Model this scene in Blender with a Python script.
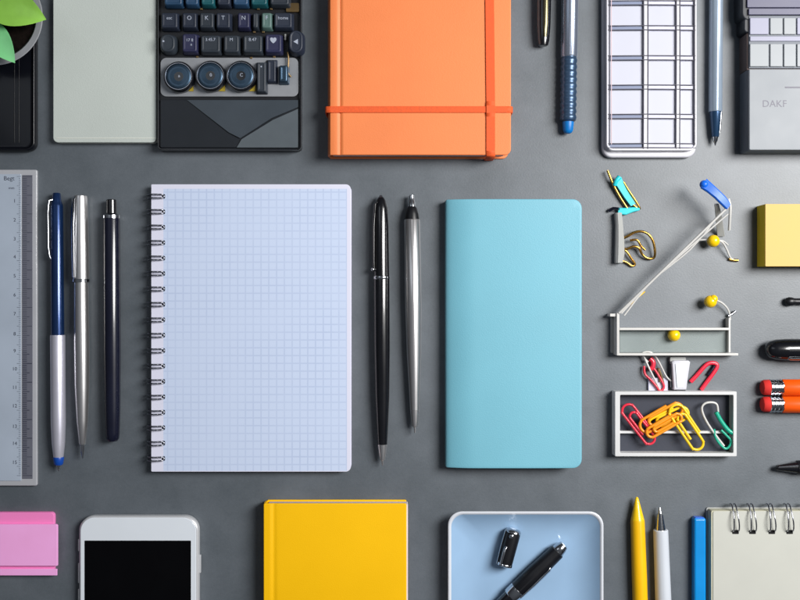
import bpy, bmesh, math, random
from mathutils import Vector, noise
random.seed(7)
PI = math.pi
S = 0.0007            # metres per layout unit (one unit = 0.7 mm on the desk)
H = 1000.0            # camera height in units

scene = bpy.context.scene
for o in list(bpy.data.objects): bpy.data.objects.remove(o)
C = scene.collection

# ---------------------------------------------------------------- camera, world, lamps, exposure
cam = bpy.data.cameras.new('camera'); cam.lens = 45; cam.sensor_width = 36
cam.clip_start = 0.01; cam.clip_end = 50
co = bpy.data.objects.new('camera', cam); co.location = (0, 0, H*S); C.objects.link(co); scene.camera = co

world = bpy.data.worlds.new('World'); scene.world = world; world.use_nodes = True
nt = world.node_tree; nt.nodes.clear()
tc = nt.nodes.new('ShaderNodeTexCoord'); sep = nt.nodes.new('ShaderNodeSeparateXYZ')
rp = nt.nodes.new('ShaderNodeValToRGB'); bg = nt.nodes.new('ShaderNodeBackground'); wo = nt.nodes.new('ShaderNodeOutputWorld')
rp.color_ramp.elements[0].position = 0.05; rp.color_ramp.elements[0].color = (0.10, 0.105, 0.12, 1)
rp.color_ramp.elements[1].position = 0.9;  rp.color_ramp.elements[1].color = (0.62, 0.66, 0.74, 1)
nt.links.new(tc.outputs['Generated'], sep.inputs[0]); nt.links.new(sep.outputs['Z'], rp.inputs[0])
nt.links.new(rp.outputs[0], bg.inputs[0]); bg.inputs[1].default_value = 0.15; nt.links.new(bg.outputs[0], wo.inputs[0])

def area(name, loc, target, sx, sy, watts, col):
    l = bpy.data.lights.new(name, 'AREA'); l.shape = 'ELLIPSE'; l.size = sx*S; l.size_y = sy*S
    l.energy = watts; l.color = col
    o = bpy.data.objects.new(name, l); o.location = Vector(loc)*S
    o.rotation_euler = (Vector(target)-Vector(loc)).to_track_quat('-Z', 'Y').to_euler(); C.objects.link(o)
    return o
area('window_softbox', (930, 330, 1160), (-220, -60, 0), 560, 960, 16.3, (1.0, 0.985, 0.965))
area('fill_softbox', (-650, 500, 1300), (0, 0, 0), 500, 700, 0.4, (0.86, 0.93, 1.0))
scene.view_settings.view_transform = 'Standard'; scene.view_settings.look = 'None'
scene.view_settings.exposure = 0.0; scene.view_settings.gamma = 1.0

# ---------------------------------------------------------------- helpers
def W(px, py, z=0.0):
    k = (H - z)/H
    return ((px-400)*k, (300-py)*k)
def P3(px, py, z): x, y = W(px, py, z); return (x, y, z)

def lin(c):
    c /= 255.0
    return c/12.92 if c <= 0.04045 else ((c+0.055)/1.055)**2.4
MATS = {}
def mat(name, rgb, rough=0.5, metal=0.0, var=0.06, nscale=60, bump=0.0, bscale=900, coat=0.0, alpha=1.0,
        trans=0.0, spec=0.5, rvar=0.08, sheen=0.0, stretch=None):
    m = bpy.data.materials.new(name); m.use_nodes = True; t = m.node_tree; b = t.nodes['Principled BSDF']
    col = (lin(rgb[0]), lin(rgb[1]), lin(rgb[2]), 1)
    tcn = t.nodes.new('ShaderNodeTexCoord'); src = tcn.outputs['Object']
    if stretch:
        mp = t.nodes.new('ShaderNodeMapping'); mp.inputs['Scale'].default_value = stretch
        t.links.new(src, mp.inputs[0]); src = mp.outputs[0]
    n = t.nodes.new('ShaderNodeTexNoise'); n.inputs['Scale'].default_value = nscale; n.inputs['Detail'].default_value = 5
    t.links.new(src, n.inputs['Vector'])
    mx = t.nodes.new('ShaderNodeMix'); mx.data_type = 'RGBA'
    mx.inputs[6].default_value = tuple(c*(1-var) for c in col[:3])+(1,)
    mx.inputs[7].default_value = tuple(min(1, c*(1+var)) for c in col[:3])+(1,)
    mr = t.nodes.new('ShaderNodeMapRange'); mr.inputs[1].default_value = 0.3; mr.inputs[2].default_value = 0.7
    t.links.new(n.outputs['Fac'], mr.inputs[0]); t.links.new(mr.outputs[0], mx.inputs[0])
    t.links.new(mx.outputs[2], b.inputs['Base Color'])
    r2 = t.nodes.new('ShaderNodeMapRange'); r2.inputs[3].default_value = max(0.02, rough-rvar*rough*2); r2.inputs[4].default_value = min(1, rough+rvar*rough*2)
    t.links.new(n.outputs['Fac'], r2.inputs[0]); t.links.new(r2.outputs[0], b.inputs['Roughness'])
    b.inputs['Metallic'].default_value = metal; b.inputs['Coat Weight'].default_value = coat
    b.inputs['Coat Roughness'].default_value = 0.08
    b.inputs['Specular IOR Level'].default_value = spec
    b.inputs['Transmission Weight'].default_value = trans; b.inputs['Alpha'].default_value = alpha
    if bump > 0:
        n2 = t.nodes.new('ShaderNodeTexNoise'); n2.inputs['Scale'].default_value = bscale; n2.inputs['Detail'].default_value = 3
        t.links.new(src, n2.inputs['Vector'])
        bp = t.nodes.new('ShaderNodeBump'); bp.inputs['Strength'].default_value = bump; bp.inputs['Distance'].default_value = 0.0004
        t.links.new(n2.outputs['Fac'], bp.inputs['Height']); t.links.new(bp.outputs[0], b.inputs['Normal'])
    MATS[name] = m
    return m

def thing(name, label, cat, px, py, group=None):
    o = bpy.data.objects.new(name, None); o.empty_display_size = 0.005
    x, y = W(px, py, 0); o.location = (x*S, y*S, 0); C.objects.link(o)
    o['label'] = label; o['category'] = cat
    if group: o['group'] = group
    o['ox'] = x; o['oy'] = y
    return o
def origin_of(o):
    while o is not None:
        if 'ox' in o: return o['ox'], o['oy']
        o = o.parent
    return 0.0, 0.0

def ring_rr(x0, y0, x1, y1, rad, n=6):
    """rounded rectangle, counter-clockwise from the lower left; rad = (ll, lr, ur, ul)"""
    if not isinstance(rad, (tuple, list)): rad = (rad,)*4
    pts = []
    lim = min(x1-x0, y1-y0)/2-0.05; rad = tuple(max(0.02, min(r, lim)) for r in rad)
    for (cx, cy, r, a0) in ((x0, y0, rad[0], PI), (x1, y0, rad[1], 1.5*PI), (x1, y1, rad[2], 0), (x0, y1, rad[3], 0.5*PI)):
        r = max(r, 0.02)
        sx = 1 if cx == x0 else -1; sy = 1 if cy == y0 else -1
        for i in range(n+1):
            a = a0 + 0.5*PI*i/n
            pts.append((cx+sx*r+r*math.cos(a), cy+sy*r+r*math.sin(a)))
    return pts

class MB:
    def __init__(self): self.bm = bmesh.new(); self.n = 0
    def loft(self, rings, cap0=True, cap1=True, closed=True, mi=0):
        bm = self.bm; vs = [[bm.verts.new(p) for p in r] for r in rings]
        n = len(rings[0])
        for a, b in zip(vs, vs[1:]):
            for i in range(n if closed else n-1):
                j = (i+1) % n
                f = bm.faces.new((a[i], a[j], b[j], b[i])); f.material_index = mi
        if cap0: f = bm.faces.new(list(reversed(vs[0]))); f.material_index = mi
        if cap1: f = bm.faces.new(vs[-1]); f.material_index = mi
        return vs
    def slab(self, x0, y0, x1, y1, z0, z1, rad=1.0, bev=0.5, mi=0, taper=0.0, n=6, seg=3):
        """upright rounded-corner slab with eased edges, in world units"""
        if x1 < x0: x0, x1 = x1, x0
        if y1 < y0: y0, y1 = y1, y0
        if not isinstance(rad, (tuple, list)): rad = (rad,)*4
        def rr(ins, z): return [(x, y, z) for x, y in ring_rr(x0+ins, y0+ins, x1-ins, y1-ins, tuple(max(0.02, r-ins) for r in rad), n)]
        rings = []
        for i in range(seg+1):
            a = 0.5*PI*i/seg; rings.append(rr(bev*(1-math.sin(a)), z0+bev*(1-math.cos(a))))
        for i in range(seg+1):
            a = 0.5*PI*i/seg; rings.append(rr(taper+bev*(1-math.cos(a)), z1-bev+bev*math.sin(a)))
        self.loft(rings, mi=mi); return self
    def pslab(self, px0, py0, px1, py1, z0, z1, zref=None, **k):
        """slab whose outline is given in photo units at height zref"""
        zr = z1 if zref is None else zref
        ax, ay = W(px0, py0, zr); bx, by = W(px1, py1, zr)
        return self.slab(ax, by, bx, ay, z0, z1, **k)
    def lathe(self, p, d, prof, seg=36, mi=0, up=None, flat=None):
        p = Vector(p); d = Vector(d).normalized(); u = d.cross(Vector((0, 0, 1)))
        if u.length < 1e-3: u = Vector((1, 0, 0))
        u.normalize(); w = d.cross(u).normalized(); rings = []
        for t, r in prof:
            rings.append([tuple(p+d*t+(u*math.cos(2*PI*i/seg+PI/seg)+w*math.sin(2*PI*i/seg+PI/seg))*max(r, 0.02)) for i in range(seg)])
        self.loft(rings, mi=mi); return self
    def tube(self, pts, r, seg=10, closed=False, mi=0, smooth=4, flat=1.0):
        pts = [Vector(p) for p in pts]; n = len(pts)
        if smooth > 1:
            q = []
            for i in range(n if closed else n-1):
                p1, p2 = pts[i], pts[(i+1) % n]
                p0 = pts[(i-1) % n] if (closed or i > 0) else p1
                p3 = pts[(i+2) % n] if (closed or i < n-2) else p2
                for k in range(smooth):
                    t = k/smooth
                    q.append(0.5*((2*p1)+(-p0+p2)*t+(2*p0-5*p1+4*p2-p3)*t*t+(-p0+3*p1-3*p2+p3)*t**3))
            if not closed: q.append(pts[-1])
            pts = q; n = len(pts)
        rings = []; nrm = None
        for i in range(n):
            a = pts[(i-1) % n] if (closed or i > 0) else pts[i]; b = pts[(i+1) % n] if (closed or i < n-1) else pts[i]
            t = (b-a)
            if t.length < 1e-6: t = Vector((1, 0, 0))
            t.normalize()
            if nrm is None:
                nrm = t.cross(Vector((0, 0, 1)))
                if nrm.length < 0.05: nrm = t.cross(Vector((0, 1, 0)))
            nrm = (nrm - t*nrm.dot(t)); nrm.normalize(); bn = t.cross(nrm)
            rr = r[0]+(r[1]-r[0])*i/(n-1) if isinstance(r, tuple) else r
            rings.append([tuple(pts[i]+nrm*rr*math.cos(2*PI*k/seg)+bn*rr*flat*math.sin(2*PI*k/seg)) for k in range(seg)])
        if closed: rings.append(rings[0]); self.loft(rings, False, False, mi=mi)
        else: self.loft(rings, mi=mi)
        return self
    def strip(self, pts, side, widths, thick, mi=0):
        """flat bar: centre line points, side vector, half widths, thickness along normal"""
        side = Vector(side).normalized(); rings = []; n = len(pts)
        for i, p in enumerate(pts):
            p = Vector(p); a = Vector(pts[max(0, i-1)]); b = Vector(pts[min(n-1, i+1)])
            t = (b-a).normalized(); nn = side.cross(t).normalized(); w = widths[i] if isinstance(widths, (list, tuple)) else widths
            h = thick/2; e = min(h, w)*0.5
            rings.append([tuple(p+side*sx+nn*sz) for sx, sz in ((-w, -h+e), (-w+e, -h), (w-e, -h), (w, -h+e), (w, h-e), (w-e, h), (-w+e, h), (-w, h-e))])
        self.loft(rings, mi=mi); return self
    def ball(self, c, r, seg=20, mi=0, sz=1.0):
        prof = [(-r*math.cos(PI*i/12)*sz, r*math.sin(PI*i/12)) for i in range(13)]
        return self.lathe(c, (0, 0, 1), prof, seg=seg, mi=mi)
    def cuts(self, xs, axis=0):
        for x in xs:
            co_ = [0, 0, 0]; co_[axis] = x; no = [0, 0, 0]; no[axis] = 1
            bmesh.ops.bisect_plane(self.bm, geom=self.bm.verts[:]+self.bm.edges[:]+self.bm.faces[:], plane_co=co_, plane_no=no, dist=1e-5)
        return self
    def warp(self, f):
        for v in self.bm.verts: v.co = Vector(f(v.co.x, v.co.y, v.co.z))
        return self
    def build(self, name, mats, parent=None, sharp=35, label=None, flatcaps=True):
        bm = self.bm
        bmesh.ops.remove_doubles(bm, verts=bm.verts, dist=1e-4)
        bmesh.ops.recalc_face_normals(bm, faces=bm.faces)
        ox, oy = origin_of(parent) if parent else (0, 0)
        for v in bm.verts: v.co = Vector(((v.co.x-ox)*S, (v.co.y-oy)*S, v.co.z*S))
        bm.normal_update()
        for f in bm.faces: f.smooth = True
        flat = [flatcaps and (len(f.verts) > 4 or (abs(f.normal.z) > 0.9995 and f.calc_area() > 8e-6)) for f in bm.faces]
        me = bpy.data.meshes.new(name); bm.to_mesh(me); bm.free()
        me.set_sharp_from_angle(angle=math.radians(sharp))
        me.polygons.foreach_set('use_smooth', [not x for x in flat])
        for m in (mats if isinstance(mats, (list, tuple)) else [mats]): me.materials.append(MATS[m])
        o = bpy.data.objects.new(name, me); C.objects.link(o)
        if parent: o.parent = parent
        if label: o['label'] = label
        return o

def text_mesh(s, size, cx, cy, z, material, name, parent, rot=0, depth=0.15):
    cu = bpy.data.curves.new(name, 'FONT'); cu.body = s; cu.size = size; cu.align_x = 'CENTER'; cu.align_y = 'CENTER'
    cu.extrude = depth; cu.resolution_u = 3
    tmp = bpy.data.objects.new('tmp', cu); C.objects.link(tmp)
    bpy.context.view_layer.update()
    me = bpy.data.meshes.new_from_object(tmp.evaluated_get(bpy.context.evaluated_depsgraph_get()))
    bpy.data.objects.remove(tmp); bpy.data.curves.remove(cu)
    ox, oy = origin_of(parent); c, sn = math.cos(rot), math.sin(rot)
    for v in me.vertices:
        x, y = v.co.x*c-v.co.y*sn, v.co.x*sn+v.co.y*c
        v.co = Vector(((cx+x-ox)*S, (cy+y-oy)*S, (z+v.co.z)*S))
    me.materials.clear(); me.materials.append(MATS[material]); me.name = name
    o = bpy.data.objects.new(name, me); C.objects.link(o); o.parent = parent
    return o

# ---------------------------------------------------------------- materials
mat('chrome', (200, 203, 208), 0.16, 1.0, var=0.03)
mat('brushed_steel', (222, 221, 222), 0.31, 0.93, var=0.04, nscale=200, stretch=(1, 0.03, 1))
mat('dark_steel', (90, 92, 98), 0.3, 1.0, var=0.1)
mat('wire_steel', (172, 174, 182), 0.22, 1.0, var=0.05)
mat('gold_wire', (205, 160, 80), 0.28, 1.0, var=0.12, nscale=200)
mat('black_gloss', (12, 13, 18), 0.22, coat=0.6, var=0.2)
mat('black_satin', (16, 17, 22), 0.38, var=0.2, bump=0.05)
mat('navy_gloss', (14, 17, 36), 0.26, coat=0.5, var=0.15)
mat('blue_metal', (24, 52, 98), 0.25, 0.55, coat=0.5, var=0.08)
mat('white_plastic', (206, 206, 214), 0.35, var=0.02, coat=0.15)
mat('white_lavender', (206, 206, 226), 0.4, var=0.03)
mat('blue_plastic', (0, 138, 214), 0.35, var=0.06, coat=0.2)
mat('pearl_silver', (214, 214, 228), 0.34, 0.6, var=0.03, coat=0.2)
mat('tip_blue', (0, 112, 190), 0.4, var=0.05)
mat('blue_tip', (10, 70, 165), 0.4, var=0.05)
mat('bright_blue', (20, 105, 225), 0.35, var=0.06)
mat('yellow_plastic', (250, 190, 0), 0.4, var=0.04, coat=0.2)
mat('yellow_head', (250, 205, 10), 0.3, var=0.05, coat=0.4)
mat('dull_yellow', (170, 148, 40), 0.5, var=0.15)
mat('cyan_plastic', (40, 205, 215), 0.4, var=0.08)
mat('grey_pen', (150, 166, 184), 0.3, 0.3, var=0.04, coat=0.2)
mat('blue_grey_metal', (150, 160, 178), 0.28, 0.75, var=0.05)
mat('blue_grip', (60, 84, 112), 0.32, 0.5, var=0.1, coat=0.3)
mat('paper_edge', (226, 214, 218), 0.85, var=0.16, nscale=900, stretch=(0.02, 0.02, 1.6), bump=0.3, bscale=1200)
mat('paper_cream', (193, 194, 186), 0.85, var=0.02, bump=0.06)
mat('paper_cream_edge', (202, 200, 176), 0.85, var=0.1, nscale=900, stretch=(0.02, 0.02, 1.6))
mat('orange_cover', (240, 134, 75), 0.55, var=0.04, nscale=25, bump=0.28, bscale=1500)
mat('orange_band', (232, 92, 36), 0.7, var=0.1, nscale=900, bump=0.3, bscale=2600)
mat('teal_cover', (117, 183, 202), 0.5, var=0.03, nscale=20, bump=0.28, bscale=1500)
mat('yellow_cover', (252, 194, 0), 0.55, spec=0.25, var=0.03, nscale=20, bump=0.28, bscale=1500)
mat('grey_cover', (196, 204, 199), 0.55, var=0.03, nscale=18, bump=0.28, bscale=1500)
mat('grey_cover_edge', (214, 218, 210), 0.6, var=0.03)
mat('pink_paper', (255, 177, 236), 0.75, var=0.03, bump=0.05)
mat('pink_deep', (255, 138, 204), 0.7, var=0.06, nscale=900, stretch=(0.02, 0.02, 1.6))
mat('sticky_top', (226, 188, 118), 0.8, var=0.02, bump=0.05)
mat('sticky_side', (250, 214, 50), 0.8, var=0.14, nscale=1100, stretch=(0.02, 0.02, 1.8), bump=0.3, bscale=900)
mat('phone_shell', (214, 216, 220), 0.3, 0.35, var=0.02)
mat('phone_face', (228, 235, 243), 0.16, coat=0.6, var=0.01)
mat('phone_glass', (3, 3, 5), 0.35, var=0.1, spec=0.18)
mat('plate_blue', (152, 184, 216), 0.22, coat=0.5, var=0.05, nscale=30)
mat('plate_white', (216, 220, 228), 0.2, coat=0.5, var=0.02)
mat('red_plastic', (225, 40, 66), 0.35, coat=0.3, var=0.06)
mat('yellow_wire', (250, 205, 20), 0.35, coat=0.3, var=0.05)
mat('orange_wire', (245, 150, 20), 0.35, coat=0.3, var=0.05)
mat('green_wire', (20, 170, 140), 0.35, coat=0.3, var=0.05)
mat('white_wire', (206, 205, 202), 0.35, coat=0.3, var=0.03)
mat('box_floor', (52, 56, 68), 0.7, var=0.12, bump=0.1)
mat('box_white', (208, 209, 210), 0.5, var=0.03)
mat('pencil_orange', (250, 92, 14), 0.3, coat=0.5, var=0.04)
mat('eraser_red', (205, 40, 34), 0.8, var=0.1, bump=0.15)
mat('leaf_light', (150, 208, 84), 0.42, var=0.2, nscale=40, coat=0.15, bump=0.1, bscale=500)
mat('leaf_mint', (126, 208, 140), 0.42, var=0.16, nscale=40, coat=0.15, bump=0.1, bscale=500)
mat('soil', (20, 14, 12), 0.98, var=0.6, nscale=300, bump=0.4, bscale=500, spec=0.1)
mat('pot_grey', (140, 142, 148), 0.6, var=0.08, bump=0.15)
mat('plate_metal', (150, 153, 158), 0.45, 0.4, var=0.1, nscale=80)
mat('key_dark', (36, 43, 58), 0.45, var=0.12, bump=0.05)
mat('key_slate', (44, 51, 60), 0.45, var=0.12)
mat('key_violet', (40, 42, 72), 0.45, var=0.12)
mat('key_teal', (26, 84, 92), 0.4, var=0.15)
mat('key_blue', (40, 70, 100), 0.4, var=0.15)
mat('key_green', (86, 112, 108), 0.45, var=0.12)
mat('knob_blue', (64, 86, 106), 0.34, 0.8, var=0.1, coat=0.2)
mat('legend_white', (168, 176, 192), 0.5, var=0.01)
mat('brass_dim', (112, 92, 60), 0.4, 0.6, var=0.2)
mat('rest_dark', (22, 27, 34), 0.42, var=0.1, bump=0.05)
mat('rest_gloss_mid', (58, 66, 74), 0.34, var=0.08, bump=0.05)
mat('rest_gloss_light', (86, 94, 100), 0.34, var=0.08, bump=0.05)
mat('tray_black', (9, 11, 18), 0.3, spec=0.3, coat=0.12, var=0.2)
mat('cell_white', (192, 194, 208), 0.5, var=0.02)
mat('cell_line', (62, 60, 74), 0.5, var=0.1)
mat('cell_shade', (122, 132, 160), 0.5, var=0.06)
mat('cell_pink', (226, 200, 206), 0.5, var=0.05)
mat('calc_dark', (30, 34, 42), 0.45, var=0.15)
mat('calc_brown', (96, 82, 80), 0.5, var=0.15)
mat('calc_grey', (138, 143, 149), 0.5, var=0.02)
mat('calc_side', (104, 110, 120), 0.5, var=0.06)
mat('calc_purple', (82, 82, 108), 0.4, var=0.06)
mat('calc_key', (150, 155, 160), 0.45, var=0.03)
mat('calc_key_lavender', (150, 151, 172), 0.45, var=0.03)
mat('faint_print', (118, 117, 128), 0.6, var=0.05)
mat('ruler_edge', (176, 178, 184), 0.3, coat=0.4, var=0.03)
mat('ruler_band', (104, 106, 118), 0.35, var=0.05)
mat('ruler_mark', (44, 48, 66), 0.6, var=0.05)
mat('olive_sheen', (92, 88, 66), 0.25, 0.8, var=0.1)
mat('clear_panel', (172, 186, 184), 0.3, alpha=0.3, var=0.04)
mat('light_grey', (168, 170, 168), 0.55, var=0.05)
mat('cone_blue', (44, 74, 108), 0.25, 0.5, var=0.05, coat=0.3)
mat('pale_blue_paint', (160, 195, 225), 0.3, coat=0.2, var=0.03)
mat('hole_dark', (10, 10, 12), 0.9, var=0.1)
mat('pen_white', (206, 212, 220), 0.32, coat=0.2, var=0.02)

# ruler face: pale, cooler towards the middle of its length
def ruler_face():
    m = mat('ruler_face', (172, 184, 200), 0.3, var=0.08, nscale=22, coat=0.3); return m
ruler_face()

# squared paper
def grid_paper():
    m = bpy.data.materials.new('grid_paper'); m.use_nodes = True; t = m.node_tree; b = t.nodes['Principled BSDF']
    tcn = t.nodes.new('ShaderNodeTexCoord'); sp = t.nodes.new('ShaderNodeSeparateXYZ'); t.links.new(tcn.outputs['Object'], sp.inputs[0])
    def M(op, a, bb=None, cc=None):
        n = t.nodes.new('ShaderNodeMath'); n.operation = op
        for i, v in enumerate((a, bb, cc)):
            if v is None: continue
            if hasattr(v, 'node'): t.links.new(v, n.inputs[i])
            else: n.inputs[i].default_value = v
        return n.outputs[0]
    step = 7.7*S
    def line(ax, half):
        f = M('FRACT', M('ADD', M('DIVIDE', ax, step), 100.0)); d = M('ABSOLUTE', M('SUBTRACT', f, 0.5))
        n = t.nodes.new('ShaderNodeMapRange'); n.inputs[1].default_value = half; n.inputs[2].default_value = half*0.35
        t.links.new(d, n.inputs[0]); return n.outputs[0]
    g = M('MAXIMUM', line(sp.outputs['X'], 0.12), line(sp.outputs['Y'], 0.12))
    # printed area
    def inside(ax, lo, hi): return M('MULTIPLY', M('GREATER_THAN', ax, lo*S), M('LESS_THAN', ax, hi*S))
    ins = M('MULTIPLY', inside(sp.outputs['X'], -85, 96.5), inside(sp.outputs['Y'], -141, 138))
    nz = t.nodes.new('ShaderNodeTexNoise'); nz.inputs['Scale'].default_value = 30; t.links.new(tcn.outputs['Object'], nz.inputs['Vector'])
    g2 = M('MULTIPLY', g, M('ADD', M('MULTIPLY', nz.outputs['Fac'], 0.5), 0.0))
    pap = t.nodes.new('ShaderNodeMix'); pap.data_type = 'RGBA'
    pap.inputs[6].default_value = (lin(222), lin(223), lin(241), 1); pap.inputs[7].default_value = (lin(201), lin(215), lin(241), 1); t.links.new(ins, pap.inputs[0])
    lm = t.nodes.new('ShaderNodeMix'); lm.data_type = 'RGBA'; t.links.new(M('MULTIPLY', g2, ins), lm.inputs[0])
    t.links.new(pap.outputs[2], lm.inputs[6]); lm.inputs[7].default_value = (lin(150), lin(168), lin(205), 1)
    t.links.new(lm.outputs[2], b.inputs['Base Color']); b.inputs['Roughness'].default_value = 0.75
    bp = t.nodes.new('ShaderNodeBump'); bp.inputs['Strength'].default_value = 0.05; bp.inputs['Distance'].default_value = 0.0003
    n3 = t.nodes.new('ShaderNodeTexNoise'); n3.inputs['Scale'].default_value = 1500; t.links.new(tcn.outputs['Object'], n3.inputs['Vector'])
    t.links.new(n3.outputs['Fac'], bp.inputs['Height']); t.links.new(bp.outputs[0], b.inputs['Normal'])
    MATS['grid_paper'] = m
grid_paper()

def desk_mat():
    m = bpy.data.materials.new('desk_grey'); m.use_nodes = True; t = m.node_tree; b = t.nodes['Principled BSDF']
    tcn = t.nodes.new('ShaderNodeTexCoord')
    def nz(s, d, r=0.55):
        n = t.nodes.new('ShaderNodeTexNoise'); n.inputs['Scale'].default_value = s; n.inputs['Detail'].default_value = d
        n.inputs['Roughness'].default_value = r; t.links.new(tcn.outputs['Object'], n.inputs['Vector']); return n.outputs['Fac']
    a = nz(9, 8, 0.6); c = nz(42, 6, 0.6); e = nz(900, 3)
    ad = t.nodes.new('ShaderNodeMath'); ad.operation = 'MULTIPLY_ADD'; ad.inputs[1].default_value = 0.6; t.links.new(a, ad.inputs[0]); 
    m2 = t.nodes.new('ShaderNodeMath'); m2.operation = 'MULTIPLY'; m2.inputs[1].default_value = 0.4; t.links.new(c, m2.inputs[0]); t.links.new(m2.outputs[0], ad.inputs[2])
    cr = t.nodes.new('ShaderNodeValToRGB'); cr.color_ramp.elements[0].position = 0.38; cr.color_ramp.elements[1].position = 0.62
    cr.color_ramp.elements[0].color = (0.077, 0.093, 0.109, 1); cr.color_ramp.elements[1].color = (0.117, 0.136, 0.157, 1)
    sp_ = t.nodes.new('ShaderNodeMath'); sp_.operation = 'MULTIPLY_ADD'; sp_.inputs[1].default_value = 0.22; g_ = nz(520, 4, 0.7); t.links.new(g_, sp_.inputs[0])
    of_ = t.nodes.new('ShaderNodeMath'); of_.operation = 'SUBTRACT'; of_.inputs[1].default_value = 0.11; t.links.new(ad.outputs[0], of_.inputs[0]); t.links.new(of_.outputs[0], sp_.inputs[2])
    t.links.new(sp_.outputs[0], cr.inputs[0]); t.links.new(cr.outputs[0], b.inputs['Base Color'])
    b.inputs['Roughness'].default_value = 0.46; b.inputs['Specular IOR Level'].default_value = 0.8
    bp = t.nodes.new('ShaderNodeBump'); bp.inputs['Strength'].default_value = 0.16; bp.inputs['Distance'].default_value = 0.0004
    t.links.new(e, bp.inputs['Height']); t.links.new(bp.outputs[0], b.inputs['Normal'])
    MATS['desk_grey'] = m
desk_mat()

# ---------------------------------------------------------------- the surface
d = MB(); d.slab(-1500, -1200, 1500, 1200, -30, 0, rad=4, bev=1.5)
desk = d.build('desk_surface', 'desk_grey'); desk['kind'] = 'structure'

# ================================================================ books and pads
# --- grey hardcover lying partly under the keyboard
t = thing('notebook', 'pale grey-green hardcover notebook beside the black keyboard', 'notebook', 130, 30)
MB().pslab(53, -90, 156.6, 142.5, 0, 1.6, zref=9, rad=5, bev=0.6).build('back_cover', 'grey_cover_edge', t)
MB().pslab(55, -88, 156, 140, 1.6, 7.2, zref=9, rad=3, bev=0.2).build('page_block', 'paper_edge', t)
b = MB(); b.pslab(53, -90, 156.6, 142.5, 7.2, 9, zref=9, rad=5, bev=0.7); b.build('front_cover', 'grey_cover', t)
MB().pslab(56, 137.6, 156, 138.6, 8.96, 9.25, zref=9, rad=0.3, bev=0.1).build('edge_crease', 'grey_cover_edge', t)

# --- orange notebook
t = thing('notebook', 'orange hardcover notebook closed by two crossing elastic bands', 'notebook', 419, 30)
zt = 28
x0, y1 = W(327, 155, zt); x1, _ = W(511, 155, zt); y0 = W(0, -90, zt)[1]
MB().slab(x0+1, y1, x1, y0, 0, 2.6, rad=(1, 6, 6, 1), bev=0.8).build('back_cover', 'orange_cover', t)
MB().slab(x0+4, y1+2.2, x1-3, y0-3, 2.6, zt-2.6, rad=(1, 4, 4, 1), bev=0.2).build('page_block', 'paper_edge', t)
sp = MB()
prof = [(x0+12*(1-math.sin(a)), 0.4+(zt-0.8)/2*(1-math.cos(a))) for a in [PI*i/14 for i in range(15)]]
prof = [(x0+4.5*(1-math.sin(a))+0.0, 0.5+(zt-1.0)/2*(1-math.cos(a))) for a in [PI*i/14 for i in range(15)]]
inner = [(x+2.2, z*(1-4/zt)+2) for x, z in prof]
sec = prof+inner[::-1]
sp.loft([[(x, y, z) for x, z in sec] for y in (y1+0.6, y0-0.6)]); sp.build('spine', 'orange_cover', t)
fc = MB(); fc.slab(x0+2.6, y1, x1, y0, zt-2.6, zt, rad=(1, 6, 6, 1), bev=0.9)
c0 = W(340, 0, zt)[0]
fc.cuts([c0-5, c0-3.4, c0-2, c0-1, c0, c0+1, c0+2, c0+3.4]+[x0+4+i for i in range(0, 5)])
def orange_warp(x, y, z):
    if z > zt-1.5:
        z -= 1.25*math.exp(-((x-c0)/1.5)**2)
        if x < x0+8: z -= 0.02*(x0+8-x)**2
    return (x, y, z)
fc.warp(orange_warp); fc.build('front_cover', 'orange_cover', t)
# elastic bands wrap round the book
hx0, hy = W(327, 109.6, zt); hb = MB()
xl, xr = x0-1.4, x1+1.4
loop = [(xl+1.5, 0, 0.1), (xl, 0, 1.5), (xl-0.1, 0, zt*0.5), (xl, 0, zt-1.2), (xl+1.2, 0, zt+0.35), (xl+5, 0, zt+0.75), (0, 0, zt+0.75), (xr-5, 0, zt+0.75), (xr-1.2, 0, zt+0.35), (xr, 0, zt-1.2), (xr+0.1, 0, zt/2), (xr, 0, 1.5), (xr-1.5, 0, 0.1)]
hb.strip([(p[0], hy, p[2]) for p in loop], (0, 1, 0), 3.1, 1.0); hb.build('elastic_band', 'orange_band', t, sharp=60)
vx, _ = W(490.5, 0, zt); vb = MB()
loopv = [(y1+1, 0.1), (y1-1.4, 1.5), (y1-1.5, zt/2), (y1-1.4, zt-1), (y1-0.2, zt+1.2), (y1+4, zt+1.9), (0, 0)]
pts = [(vx+0.5, y1+1.0, 0.2), (vx+0.5, y1-1.4, 1.5), (vx+0.4, y1-1.6, zt/2), (vx+0.3, y1-1.3, zt-1), (vx+0.2, y1-0.1, zt+0.7), (vx, y1+4, zt+0.85), (vx, hy-7, zt+0.9), (vx, hy-3.6, zt+1.9), (vx, hy+3.6, zt+1.9), (vx, hy+8, zt+0.85), (vx-1.8, y0-4, zt+0.8), (vx-1.8, y0+1.3, zt), (vx-1.8, y0+1.4, 1)]
vb.strip(pts, (1, 0, 0), 4.3, 1.0); vb.build('elastic_band', 'orange_band', t, sharp=60)

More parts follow.
